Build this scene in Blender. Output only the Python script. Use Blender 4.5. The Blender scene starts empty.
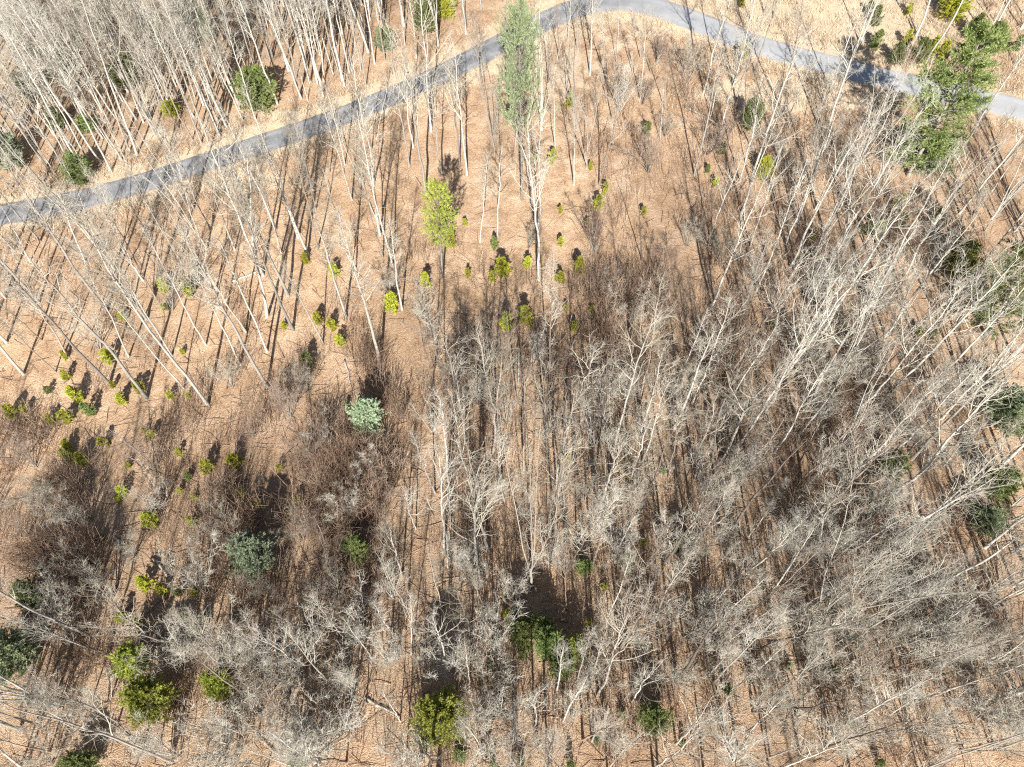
import bpy, math, random
import numpy as np
from mathutils import Vector, Quaternion

random.seed(11)
RNG = np.random.default_rng(11)
C = bpy.context.scene
COL = C.collection
R = math.radians

# ------------------------------------------------------------------ camera
W, HH = 1024, 767
F = 710.0
CAM = np.array([0.0, 0.0, 55.0])
TH = R(33.5)                      # off the straight-down direction
cd = bpy.data.cameras.new('camera'); cam = bpy.data.objects.new('camera', cd); COL.objects.link(cam)
cam.location = CAM; cam.rotation_euler = (TH, 0, 0)
cd.sensor_width = 36; cd.lens = 36 * F / W; cd.clip_start = 0.5; cd.clip_end = 3000
C.camera = cam

# ------------------------------------------------------------------ terrain
def sstep(a, b, x):
    t = np.clip((x - a) / (b - a), 0, 1); return t * t * (3 - 2 * t)
def hz(x, y):
    x = np.asarray(x, float); y = np.asarray(y, float)
    yy = np.clip(y, -40, 160)
    base = 0.085 * (np.logaddexp(0, (yy - 22) / 8.0) * 8.0) * (1 - 0.25 * sstep(110, 170, y))
    und = 0.30 * np.sin(x * .071 + 1.3) * np.sin(y * .063 + .4) + 0.12 * np.sin(x * .19 + y * .11)
    return base + und * (1 - sstep(200, 400, np.hypot(x, y)))
def ray(px, py):
    u = px - W / 2; v = py - HH / 2
    return np.array([u, F * math.sin(TH) - v * math.cos(TH), -(F * math.cos(TH) + v * math.sin(TH))])
def ground(px, py):
    d = ray(px, py); z = 0.0
    for _ in range(22):
        t = (z - CAM[2]) / d[2]
        p = CAM + d * t
        z = 0.5 * z + 0.5 * float(hz(p[0], p[1]))
    return np.array([p[0], p[1], float(hz(p[0], p[1]))])
def groundv(px, py):
    u = px - W / 2; v = py - HH / 2
    d = np.stack([u, F * math.sin(TH) - v * math.cos(TH), -(F * math.cos(TH) + v * math.sin(TH))], -1)
    z = np.zeros(len(u))
    for _ in range(25):
        p = CAM + d * ((z - CAM[2]) / d[:, 2])[:, None]
        z = .5 * z + .5 * hz(p[:, 0], p[:, 1])
    p[:, 2] = hz(p[:, 0], p[:, 1]); return p
def scatter(n, box, fn, gap, most=60000):
    """n places on the ground inside a box of the view, kept with chance fn, off the road"""
    px = RNG.uniform(box[0], box[2], most); py = RNG.uniform(box[1], box[3], most)
    ch = np.array([fn(a, b) for a, b in zip(px, py)]); ok = RNG.random(most) < ch
    px, py, ch = px[ok], py[ok], ch[ok]
    g = groundv(px, py); ok = road_dist(g[:, 0], g[:, 1]) > gap
    return px[ok][:n], py[ok][:n], g[ok][:n], ch[ok][:n]
def pixel(p):
    q = np.asarray(p, float) - CAM
    fx = q[0]; dn = -q[2]; y = q[1]
    fwd = y * math.sin(TH) + dn * math.cos(TH)
    vv = -y * math.cos(TH) + dn * math.sin(TH)
    return W / 2 + F * fx / fwd, HH / 2 + F * vv / fwd
def tip_of(b, px, py):
    d = ray(px, py)
    t = float(np.dot((b - CAM)[:2], d[:2]) / max(1e-9, np.dot(d[:2], d[:2])))
    return CAM + d * t

# ------------------------------------------------------------------ material helpers
def new_mat(name):
    m = bpy.data.materials.new(name); m.use_nodes = True
    nt = m.node_tree; b = nt.nodes['Principled BSDF']
    return m, nt, b
def N(nt, typ, **kw):
    n = nt.nodes.new(typ)
    for k, v in kw.items(): setattr(n, k, v)
    return n
def ramp(nt, stops, interp='LINEAR'):
    n = nt.nodes.new('ShaderNodeValToRGB'); cr = n.color_ramp; cr.interpolation = interp
    while len(cr.elements) < len(stops): cr.elements.new(0.5)
    for e, (p, c) in zip(cr.elements, stops):
        e.position = p; e.color = (*c, 1) if len(c) == 3 else c
    return n
def mixc(nt, fac, a, b, blend='MIX'):
    n = nt.nodes.new('ShaderNodeMix'); n.data_type = 'RGBA'; n.blend_type = blend
    for sock, v in ((n.inputs[0], fac), (n.inputs[6], a), (n.inputs[7], b)):
        if hasattr(v, 'node'): nt.links.new(v, sock)
        elif isinstance(v, (int, float)): sock.default_value = v
        else: sock.default_value = (*v, 1)
    return n.outputs[2]
def noise(nt, co, scale, detail=4, rough=.6):
    n = nt.nodes.new('ShaderNodeTexNoise'); n.inputs['Scale'].default_value = scale
    n.inputs['Detail'].default_value = detail; n.inputs['Roughness'].default_value = rough
    nt.links.new(co, n.inputs['Vector']); return n
def mathn(nt, op, a, b=None):
    n = nt.nodes.new('ShaderNodeMath'); n.operation = op
    for i, v in enumerate((a, b)):
        if v is None: continue
        if hasattr(v, 'node'): nt.links.new(v, n.inputs[i])
        else: n.inputs[i].default_value = v
    return n.outputs[0]

def bark(name, dark, mid, light, rough=.9):
    m, nt, b = new_mat(name)
    oi = N(nt, 'ShaderNodeObjectInfo'); tc = N(nt, 'ShaderNodeTexCoord')
    r = ramp(nt, [(0, dark), (.5, mid), (1, light)])
    nt.links.new(oi.outputs['Random'], r.inputs['Fac'])
    n1 = noise(nt, tc.outputs['Object'], 1.6, 5, .65)
    v = ramp(nt, [(.3, (.62, .6, .58)), (.5, (1, 1, 1)), (.75, (1.0, .97, .93))])
    nt.links.new(n1.outputs['Fac'], v.inputs['Fac'])
    c = mixc(nt, .8, r.outputs['Color'], v.outputs['Color'], 'MULTIPLY')
    nt.links.new(c, b.inputs['Base Color'])
    b.inputs['Roughness'].default_value = rough
    b.inputs['Specular IOR Level'].default_value = .25
    return m
def needles(name, dark, light):
    m, nt, b = new_mat(name)
    oi = N(nt, 'ShaderNodeObjectInfo'); tc = N(nt, 'ShaderNodeTexCoord')
    n1 = noise(nt, tc.outputs['Object'], 2.2, 3, .6)
    r = ramp(nt, [(.3, dark), (.7, light)])
    nt.links.new(n1.outputs['Fac'], r.inputs['Fac'])
    hs = N(nt, 'ShaderNodeHueSaturation')
    nt.links.new(r.outputs['Color'], hs.inputs['Color'])
    nt.links.new(mathn(nt, 'ADD', mathn(nt, 'MULTIPLY', oi.outputs['Random'], .024), .488), hs.inputs['Hue'])
    nt.links.new(mathn(nt, 'ADD', mathn(nt, 'MULTIPLY', oi.outputs['Random'], .6), .6), hs.inputs['Value'])
    nt.links.new(hs.outputs['Color'], b.inputs['Base Color'])
    b.inputs['Roughness'].default_value = .6
    b.inputs['Specular IOR Level'].default_value = .3
    tr = N(nt, 'ShaderNodeBsdfTranslucent'); nt.links.new(hs.outputs['Color'], tr.inputs['Color'])
    mx = N(nt, 'ShaderNodeMixShader'); mx.inputs[0].default_value = .3
    nt.links.new(b.outputs[0], mx.inputs[1]); nt.links.new(tr.outputs[0], mx.inputs[2])
    nt.links.new(mx.outputs[0], nt.nodes['Material Output'].inputs['Surface'])
    return m

M = {}
M['pale'] = bark('pale_bark', (.28, .26, .225), (.38, .36, .325), (.50, .485, .445))
M['grey'] = bark('grey_bark', (.14, .125, .11), (.22, .205, .185), (.31, .295, .27))
M['dark'] = bark('dark_bark', (.07, .055, .045), (.12, .10, .085), (.20, .17, .145))
M['tan'] = bark('tan_bark', (.17, .13, .10), (.25, .20, .155), (.34, .28, .23))
M['twig_tan'] = bark('tan_twigs', (.19, .155, .12), (.28, .235, .19), (.37, .32, .27))
M['twig_pale'] = bark('pale_twigs', (.30, .28, .235), (.40, .38, .325), (.50, .48, .425))
M['twig_grey'] = bark('grey_twigs', (.25, .225, .18), (.37, .34, .28), (.50, .465, .395))
M['twig_brown'] = bark('brown_twigs', (.17, .115, .085), (.24, .175, .135), (.34, .27, .22))
M['n_blue'] = needles('blue_green_needles', (.27, .35, .21), (.52, .60, .42))
M['n_mid'] = needles('mid_green_needles', (.15, .20, .06), (.34, .40, .14))
M['n_yellow'] = needles('yellow_green_needles', (.33, .345, .03), (.58, .58, .08))
M['n_lime'] = needles('lime_green_needles', (.25, .30, .045), (.52, .55, .12))
M['n_pale'] = needles('pale_green_needles', (.27, .34, .18), (.45, .53, .31))

# undergrowth: colour varies by place
def undergrowth_mat():
    m, nt, b = new_mat('brush_stems')
    tc = N(nt, 'ShaderNodeTexCoord'); ge = N(nt, 'ShaderNodeNewGeometry')
    n1 = noise(nt, tc.outputs['Object'], .35, 3, .6)
    r = ramp(nt, [(.3, (.15, .10, .07)), (.5, (.26, .18, .13)), (.7, (.40, .315, .25))])
    nt.links.new(n1.outputs['Fac'], r.inputs['Fac'])
    r2 = ramp(nt, [(0, (.42, .40, .40)), (.6, (1, 1, 1)), (1, (1.7, 1.7, 1.65))])
    nt.links.new(ge.outputs['Random Per Island'], r2.inputs['Fac'])
    nt.links.new(mixc(nt, 1.0, r.outputs['Color'], r2.outputs['Color'], 'MULTIPLY'), b.inputs['Base Color'])
    b.inputs['Roughness'].default_value = .9; b.inputs['Specular IOR Level'].default_value = .2
    return m
def drygrass_mat():
    m, nt, b = new_mat('dry_grass_blades')
    ge = N(nt, 'ShaderNodeNewGeometry')
    r = ramp(nt, [(0, (.36, .28, .18)), (.5, (.50, .40, .28)), (1, (.62, .53, .41))])
    nt.links.new(ge.outputs['Random Per Island'], r.inputs['Fac'])
    nt.links.new(r.outputs['Color'], b.inputs['Base Color'])
    b.inputs['Roughness'].default_value = .85; b.inputs['Specular IOR Level'].default_value = .2
    return m
def ground_mat():
    m, nt, b = new_mat('leaf_litter')
    tc = N(nt, 'ShaderNodeTexCoord'); co = tc.outputs['Object']
    big = noise(nt, co, .05, 4, .55); mid = noise(nt, co, .45, 5, .65); fin = noise(nt, co, 9, 5, .75)
    vor = N(nt, 'ShaderNodeTexVoronoi'); vor.inputs['Scale'].default_value = 13.0
    nt.links.new(co, vor.inputs['Vector'])
    rb = ramp(nt, [(.35, (.32, .222, .145)), (.5, (.415, .296, .198)), (.66, (.49, .37, .265))])
    nt.links.new(mid.outputs['Fac'], rb.inputs['Fac'])
    rv = ramp(nt, [(0, (.68, .62, .58)), (.5, (1, .97, .95)), (.9, (1.2, 1.17, 1.12)), (1, (1.45, 1.4, 1.35))])
    sx = N(nt, 'ShaderNodeSeparateColor'); nt.links.new(vor.outputs['Color'], sx.inputs['Color'])
    nt.links.new(sx.outputs[0], rv.inputs['Fac'])
    c = mixc(nt, .85, rb.outputs['Color'], rv.outputs['Color'], 'MULTIPLY')
    rf = ramp(nt, [(.33, (.45, .40, .37)), (.47, (1, 1, 1)), (.7, (1.12, 1.1, 1.08))])
    nt.links.new(fin.outputs['Fac'], rf.inputs['Fac'])
    c = mixc(nt, .75, c, rf.outputs['Color'], 'MULTIPLY')
    # damp, older leaves in patches
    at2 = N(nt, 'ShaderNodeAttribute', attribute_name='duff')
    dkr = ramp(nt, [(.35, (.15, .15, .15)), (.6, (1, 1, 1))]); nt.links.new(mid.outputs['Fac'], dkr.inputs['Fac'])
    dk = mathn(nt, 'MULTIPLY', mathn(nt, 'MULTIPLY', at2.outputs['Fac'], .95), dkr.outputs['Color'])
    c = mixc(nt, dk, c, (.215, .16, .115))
    # dry grass
    at = N(nt, 'ShaderNodeAttribute', attribute_name='grass')
    gf = mathn(nt, 'ADD', at.outputs['Fac'], mathn(nt, 'MULTIPLY', mathn(nt, 'SUBTRACT', mid.outputs['Fac'], .5), 1.3))
    gf = mathn(nt, 'ADD', gf, mathn(nt, 'MULTIPLY', mathn(nt, 'SUBTRACT', fin.outputs['Fac'], .5), .7))
    gm = ramp(nt, [(.38, (0, 0, 0)), (.62, (1, 1, 1))]); nt.links.new(gf, gm.inputs['Fac'])
    rg = ramp(nt, [(.3, (.42, .31, .20)), (.5, (.52, .41, .29)), (.7, (.60, .50, .38))])
    nt.links.new(fin.outputs['Fac'], rg.inputs['Fac'])
    c = mixc(nt, gm.outputs['Color'], c, rg.outputs['Color'])
    rbig = ramp(nt, [(.32, (.74, .72, .70)), (.5, (1, 1, 1)), (.68, (1.14, 1.13, 1.10))]); nt.links.new(big.outputs['Fac'], rbig.inputs['Fac'])
    c = mixc(nt, 1.0, c, rbig.outputs['Color'], 'MULTIPLY')
    nt.links.new(c, b.inputs['Base Color'])
    b.inputs['Roughness'].default_value = .95; b.inputs['Specular IOR Level'].default_value = .1
    hsum = mathn(nt, 'ADD', mathn(nt, 'MULTIPLY', fin.outputs['Fac'], 1.0), mathn(nt, 'MULTIPLY', vor.outputs['Distance'], .8))
    hsum = mathn(nt, 'ADD', hsum, mathn(nt, 'MULTIPLY', mid.outputs['Fac'], 2.5))
    bp = N(nt, 'ShaderNodeBump'); bp.inputs['Strength'].default_value = .6; bp.inputs['Distance'].default_value = .12
    nt.links.new(hsum, bp.inputs['Height']); nt.links.new(bp.outputs[0], b.inputs['Normal'])
    return m
def road_mat():
    m, nt, b = new_mat('worn_asphalt')
    tc = N(nt, 'ShaderNodeTexCoord'); co = tc.outputs['Object']
    mid = noise(nt, co, .5, 5, .65); fin = noise(nt, co, 9, 4, .75); big = noise(nt, co, .12, 3, .5)
    r = ramp(nt, [(.3, (.14, .145, .155)), (.5, (.195, .20, .21)), (.7, (.265, .265, .27))])
    nt.links.new(mid.outputs['Fac'], r.inputs['Fac'])
    rf = ramp(nt, [(.3, (.75, .75, .75)), (.5, (1, 1, 1)), (.72, (1.2, 1.2, 1.2))]); nt.links.new(fin.outputs['Fac'], rf.inputs['Fac'])
    c = mixc(nt, .8, r.outputs['Color'], rf.outputs['Color'], 'MULTIPLY')
    at = N(nt, 'ShaderNodeAttribute', attribute_name='side')     # 0 middle .. 1 edge
    track = ramp(nt, [(0, (.88, .88, .89)), (.28, (.95, .95, .96)), (.5, (1.18, 1.18, 1.18)), (.72, (1.0, 1.0, 1.0)), (1, (.85, .83, .80))])
    nt.links.new(at.outputs['Fac'], track.inputs['Fac'])
    c = mixc(nt, 1, c, track.outputs['Color'], 'MULTIPLY')
    wn = N(nt, 'ShaderNodeAttribute', attribute_name='pale_right')
    c = mixc(nt, mathn(nt, 'MULTIPLY', wn.outputs['Fac'], .55), c, (.40, .41, .425))  # asphalt mixes to a paler grey along the right-hand stretch
    lf = mathn(nt, 'ADD', at.outputs['Fac'], mathn(nt, 'MULTIPLY', mathn(nt, 'SUBTRACT', fin.outputs['Fac'], .5), 1.0))
    lf = mathn(nt, 'ADD', lf, mathn(nt, 'MULTIPLY', mathn(nt, 'SUBTRACT', mid.outputs['Fac'], .5), .8))
    lm = ramp(nt, [(.80, (0, 0, 0)), (.93, (1, 1, 1))]); nt.links.new(lf, lm.inputs['Fac'])
    c = mixc(nt, lm.outputs['Color'], c, (.40, .28, .19))
    nt.links.new(c, b.inputs['Base Color']); b.inputs['Roughness'].default_value = .9
    b.inputs['Specular IOR Level'].default_value = .2
    bp = N(nt, 'ShaderNodeBump'); bp.inputs['Strength'].default_value = .3; bp.inputs['Distance'].default_value = .02
    nt.links.new(fin.outputs['Fac'], bp.inputs['Height']); nt.links.new(bp.outputs[0], b.inputs['Normal'])
    return m
M['brush'] = undergrowth_mat(); M['drygrass'] = drygrass_mat(); M['ground'] = ground_mat(); M['road'] = road_mat()

# ------------------------------------------------------------------ mesh helpers
def mesh_from(name, V, Fq, mats, midx=None, smooth=True):
    """V (n,3) ; Fq list of arrays (k,4) or (k,3)"""
    me = bpy.data.meshes.new(name)
    V = np.asarray(V, np.float32)
    loops = np.concatenate([f.reshape(-1) for f in Fq]).astype(np.int32)
    sizes = np.concatenate([np.full(len(f), f.shape[1]) for f in Fq]).astype(np.int32)
    starts = np.concatenate([[0], np.cumsum(sizes)[:-1]]).astype(np.int32)
    me.vertices.add(len(V)); me.vertices.foreach_set('co', V.reshape(-1))
    me.loops.add(len(loops)); me.loops.foreach_set('vertex_index', loops)
    me.polygons.add(len(sizes)); me.polygons.foreach_set('loop_start', starts)
    if midx is not None: me.polygons.foreach_set('material_index', np.asarray(midx, np.int32))
    me.polygons.foreach_set('use_smooth', np.full(len(sizes), smooth))
    for m in mats: me.materials.append(m)
    me.update(); me.validate()
    return me
def nrm(a): return a / np.maximum(1e-9, np.linalg.norm(a, axis=-1, keepdims=True))
class Buf:
    def __init__(s): s.V = []; s.F = []; s.m = []; s.n = 0
    def add(s, V, F, mi=0):
        s.V.append(V); s.F.append(F + s.n); s.m.append(np.full(len(F), mi)); s.n += len(V)
    def tubes(s, P, Rr, sides=3, mi=0):
        """P (n,k,3), Rr (n,k)"""
        n, k, _ = P.shape
        if n == 0: return
        T = np.empty_like(P); T[:, 1:-1] = P[:, 2:] - P[:, :-2]; T[:, 0] = P[:, 1] - P[:, 0]; T[:, -1] = P[:, -1] - P[:, -2]
        T = nrm(T)
        ref = np.where(np.abs(T[:, :1, 2:3]) < .9, np.array([[[0, 0, 1.]]]), np.array([[[1., 0, 0]]]))
        a = nrm(np.cross(T, np.broadcast_to(ref, T.shape))); b = np.cross(T, a)
        ang = np.arange(sides) * 2 * math.pi / sides
        V = P[:, :, None, :] + Rr[:, :, None, None] * (np.cos(ang)[None, None, :, None] * a[:, :, None, :] + np.sin(ang)[None, None, :, None] * b[:, :, None, :])
        idx = np.arange(n * k * sides).reshape(n, k, sides)
        i0 = idx[:, :-1]; i1 = idx[:, 1:]
        F = np.stack([i0, np.roll(i0, -1, 2), np.roll(i1, -1, 2), i1], -1).reshape(-1, 4)
        s.add(V.reshape(-1, 3), F, mi)
    def blades(s, p, d, w, mi=0):
        """flat slim leaf quads: p (n,3) roots, d (n,3) full vectors, w (n,) widths"""
        n = len(p)
        side = nrm(np.cross(d, RNG.normal(size=(n, 3)))) * w[:, None]
        V = np.stack([p, p + d * .5 + side, p + d, p + d * .5 - side], 1).reshape(-1, 3)
        s.add(V, np.arange(n * 4).reshape(n, 4), mi)
    def mesh(s, name, mats, smooth=True):
        return mesh_from(name, np.concatenate(s.V), s.F, mats, np.concatenate(s.m), smooth)

def grow(rng, O, D, L, k, up, wander):
    n = len(O); P = np.empty((n, k, 3)); P[:, 0] = O; d = nrm(D)
    for i in range(1, k):
        d = nrm(d + np.array([0, 0, up]) + rng.normal(size=(n, 3)) * wander)
        P[:, i] = P[:, i - 1] + d * (L / (k - 1))[:, None]
    return P
def taper(r0, k, end=.3):
    return r0[:, None] * np.linspace(1, end, k)[None]
def spawn(rng, P, Rd, L, per, t0, t1, a0, a1, even=True):
    """children on parents: positions, directions, parent radius, parameter t, parent index"""
    n, k, _ = P.shape
    if even: t = (np.arange(per)[None] + rng.random((n, per))) / per * (t1 - t0) + t0
    else: t = rng.random((n, per)) * (t1 - t0) + t0
    f = t * (k - 1); i = np.clip(f.astype(int), 0, k - 2); fr = (f - i)[..., None]
    ii = np.arange(n)[:, None]
    p = P[ii, i] * (1 - fr) + P[ii, i + 1] * fr
    tan = nrm(P[ii, i + 1] - P[ii, i])
    rr = Rd[ii, i] * (1 - fr[..., 0]) + Rd[ii, i + 1] * fr[..., 0]
    perp = rng.normal(size=tan.shape); perp -= (perp * tan).sum(-1, keepdims=True) * tan; perp = nrm(perp)
    a = rng.random(t.shape) * (a1 - a0) + a0
    d = np.cos(a)[..., None] * tan + np.sin(a)[..., None] * perp
    return p.reshape(-1, 3), d.reshape(-1, 3), rr.reshape(-1), t.reshape(-1), np.repeat(L, per)

# ------------------------------------------------------------------ bare trees (nominal 20 m)
def bare_tree_meshes(kind, seed, lite=False):
    rng = np.random.default_rng(seed)
    tb, cb = Buf(), Buf()
    A = math.radians
    def crown(P1, R1, L1, n2, n3, l2=(.28, .5), l3=(.45, 1.1), up=.08):
        cb.tubes(P1, R1, 4)
        p, d, r, t, Lp = spawn(rng, P1, R1, L1, n2, .15, 1.0, A(25), A(65))
        L2 = Lp * (rng.uniform(*l2, len(p))) * (1.15 - .6 * t)
        P2 = grow(rng, p, d, L2, 4, up, .16); R2 = taper(np.clip(r * .62, .018, .034), 4, .5)
        cb.tubes(P2, R2, 3)
        if lite: n3 = max(2, n3 // 3)
        p, d, r, t, Lp = spawn(rng, P2, R2, L2, n3, .1, 1.0, A(20), A(60))
        L3 = rng.uniform(*l3, len(p))
        P3 = grow(rng, p, d, L3, 3, up, .2); R3 = taper(np.clip(r * .62, .008, .0145), 3, .6)
        cb.tubes(P3, R3, 3)
    if kind in 'nbd':
        h = 20.; k = 16
        z = np.linspace(0, h, k)
        wob = np.cumsum(rng.normal(size=(k, 2)) * (.06 if kind == 'n' else .08), 0) * sstep(0, .3, z / h)[:, None]
        P = np.zeros((1, k, 3)); P[0, :, 2] = z; P[0, :, :2] = wob - np.outer(z / h, wob[-1]) * .8
        r0 = rng.uniform(.10, .145)
        rr = r0 * (1 - z / h) ** .75 + .018; rr[0] *= 1.35
        tb.tubes(P, rr[None], 7)
        L = np.array([h])
        if kind == 'n':
            n1 = int(rng.integers(22, 30)); p, d, r, t, _ = spawn(rng, P, rr[None], L, n1, rng.uniform(.42, .55), .985, A(35), A(62))
            L1 = (.6 + 2.3 * np.clip((1.02 - t) / .5, 0, 1) ** .8) * rng.uniform(.6, 1.15, n1)
            P1 = grow(rng, p, d, L1, 5, .16, .10); R1 = taper(np.clip(r * .42, .018, .05), 5, .3)
            crown(P1, R1, L1, 5, 3, l3=(.4, 1.0))
            # dead stubs lower on the bole
            p, d, r, t, _ = spawn(rng, P, rr[None], L, 7, .15, .45, A(60), A(95))
            L1 = rng.uniform(.5, 1.8, len(p)); cb.tubes(grow(rng, p, d, L1, 4, .03, .15), taper(np.full(len(p), .02), 4), 3)
        elif kind == 'b':
            n1 = int(rng.integers(14, 20)); p, d, r, t, _ = spawn(rng, P, rr[None], L, n1, rng.uniform(.32, .5), .98, A(24), A(60))
            L1 = (.9 + 4.2 * np.clip((1.03 - t) / .6, 0, 1) ** .7) * rng.uniform(.65, 1.15, n1)
            P1 = grow(rng, p, d, L1, 7, .11, .15); R1 = taper(np.clip(r * .56, .026, .065), 7, .34)
            crown(P1, R1, L1, 6, 2, l3=(.5, 1.25))
        else:
            n1 = 9; p, d, r, t, _ = spawn(rng, P, rr[None], L, n1, .4, .98, A(40), A(80))
            L1 = rng.uniform(.8, 3.0, n1); P1 = grow(rng, p, d, L1, 5, .06, .18); R1 = taper(np.clip(r * .5, .02, .05), 5, .3)
            crown(P1, R1, L1, 4, 2, l3=(.3, .7))
    elif kind == 'f':                                     # several leaders rising from a low fork
        k = 5; hb = rng.uniform(1.5, 3.5)
        P = np.zeros((1, k, 3)); P[0, :, 2] = np.linspace(0, hb, k); P[0, 1:, :2] += np.cumsum(rng.normal(size=(k - 1, 2)) * .06, 0)
        rr = np.linspace(.15, .11, k)[None]; rr[0, 0] = .19
        tb.tubes(P, rr, 8)
        nl = int(rng.integers(4, 7))
        az = np.arange(nl) / nl * 2 * math.pi + rng.uniform(0, 1, nl); an = A(1) * rng.uniform(4, 15, nl)
        D = np.stack([np.sin(an) * np.cos(az), np.sin(an) * np.sin(az), np.cos(an)], -1)
        O = P[0, -1][None] + np.zeros((nl, 3)); O[:, 2] -= rng.uniform(0, 1.6, nl)
        L0 = (20.4 - O[:, 2]) * rng.uniform(.82, 1.04, nl)
        P0 = grow(rng, O, D, L0, 10, .02, .06); R0 = taper(rng.uniform(.06, .08, nl), 10, .18)
        tb.tubes(P0, R0, 6)
        p, d, r, t, Lp = spawn(rng, P0, R0, L0, 9, .25, .98, A(22), A(52))
        L1 = (.6 + 2.6 * (1.02 - t)) * rng.uniform(.6, 1.2, len(p))
        P1 = grow(rng, p, d, L1, 6, .10, .13); R1 = taper(np.clip(r * .5, .02, .06), 6, .3)
        crown(P1, R1, L1, 6, 3, l3=(.45, 1.1))
    elif kind == 'u':                                     # small many-stemmed understorey tree, nominal 8 m
        nl = int(rng.integers(4, 8)); az = rng.uniform(0, 2 * math.pi, nl); an = A(1) * rng.uniform(4, 26, nl)
        D = np.stack([np.sin(an) * np.cos(az), np.sin(an) * np.sin(az), np.cos(an)], -1)
        O = np.stack([np.cos(az) * .1, np.sin(az) * .1, np.full(nl, -.05)], -1)
        L0 = rng.uniform(5.5, 8.2, nl)
        P0 = grow(rng, O, D, L0, 8, .03, .09); R0 = taper(rng.uniform(.04, .065, nl), 8, .2)
        tb.tubes(P0, R0, 5)
        p, d, r, t, Lp = spawn(rng, P0, R0, L0, 9, .2, .98, A(22), A(55))
        L1 = (.5 + 2.0 * (1.02 - t)) * rng.uniform(.6, 1.2, len(p))
        P1 = grow(rng, p, d, L1, 5, .10, .13); R1 = taper(np.clip(r * .5, .010, .022), 5, .4)
        crown(P1, R1, L1, 5, 5, l3=(.25, .6))
    return tb, cb

# ------------------------------------------------------------------ evergreens
def conifer(kind, seed):
    """kind 'tall' 12 m with bare lower bole; 'bush' 5 m foliage to the ground; 'sap' 2 m seedling"""
    rng = np.random.default_rng(seed); tb, cb = Buf(), Buf(); A = math.radians
    h, z0, nb, per, tuf, bl, wmax, nl, nw = {
        'tall': (12., .40, 84, 7, 4, 6, 2.7, .30, .022), 'full': (12., .07, 120, 8, 4, 6, 2.5, .32, .026), 'bush': (5., .04, 130, 7, 5, 7, 1.8, .22, .024),
        'sap': (2., .03, 44, 5, 3, 8, .44, .15, .018)}[kind]
    k = 9; P = np.zeros((1, k, 3)); P[0, :, 2] = np.linspace(0, h * .97, k); P[0, 1:, :2] += np.cumsum(rng.normal(size=(k - 1, 2)) * .012 * h / 2, 0) * .4
    r0 = {'tall': .15, 'full': .16, 'bush': .08, 'sap': .03}[kind]
    rr = r0 * (1 - np.linspace(0, 1, k)) + .012; tb.tubes(P, rr[None], 6)
    L = np.array([h])
    p, d, r, t, _ = spawn(rng, P, rr[None], L, nb, z0, .99, A(62), A(88))
    u = (t - z0) / (1 - z0)
    lopside = 1 + .2 * np.sin(np.arctan2(d[:, 1], d[:, 0]) * 2 + seed) * rng.uniform(.3, 1, nb)
    prof = np.sin(np.clip(.30 + u * .70, 0, 1) * math.pi) ** .75 if kind not in ('tall', 'full') else np.sin(np.clip(.22 + u * .78, 0, 1) * math.pi) ** .65
    L1 = wmax * (prof * .95 + .10) * rng.uniform(.55, 1.15, nb) * lopside
    P1 = grow(rng, p, d, L1, 5, .12, .08); R1 = taper(np.clip(r * .4, .008, .04), 5, .3)
    tb.tubes(P1, R1, 3)
    p, d, r, t, Lp = spawn(rng, P1, R1, L1, per, .25, 1.0, A(15), A(55))
    L2 = Lp * rng.uniform(.2, .42, len(p)) + .05
    P2 = grow(rng, p, d, L2, 3, .10, .1)
    R2 = taper(np.full(len(p), .008), 3, .5)
    cb.tubes(P2, R2, 3, 1)
    p, d, r, t, Lp = spawn(rng, P2, R2, L2, tuf, .2, 1.02, A(0), A(20))
    p = np.repeat(p, bl, 0); d = np.repeat(d, bl, 0)
    v = nrm(d + rng.normal(size=d.shape) * .55 + np.array([0, 0, .12])) * (nl * rng.uniform(.6, 1.2, len(d)))[:, None]
    cb.blades(p, v, rng.uniform(.7, 1.3, len(p)) * nw, 0)
    return tb, cb

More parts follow.
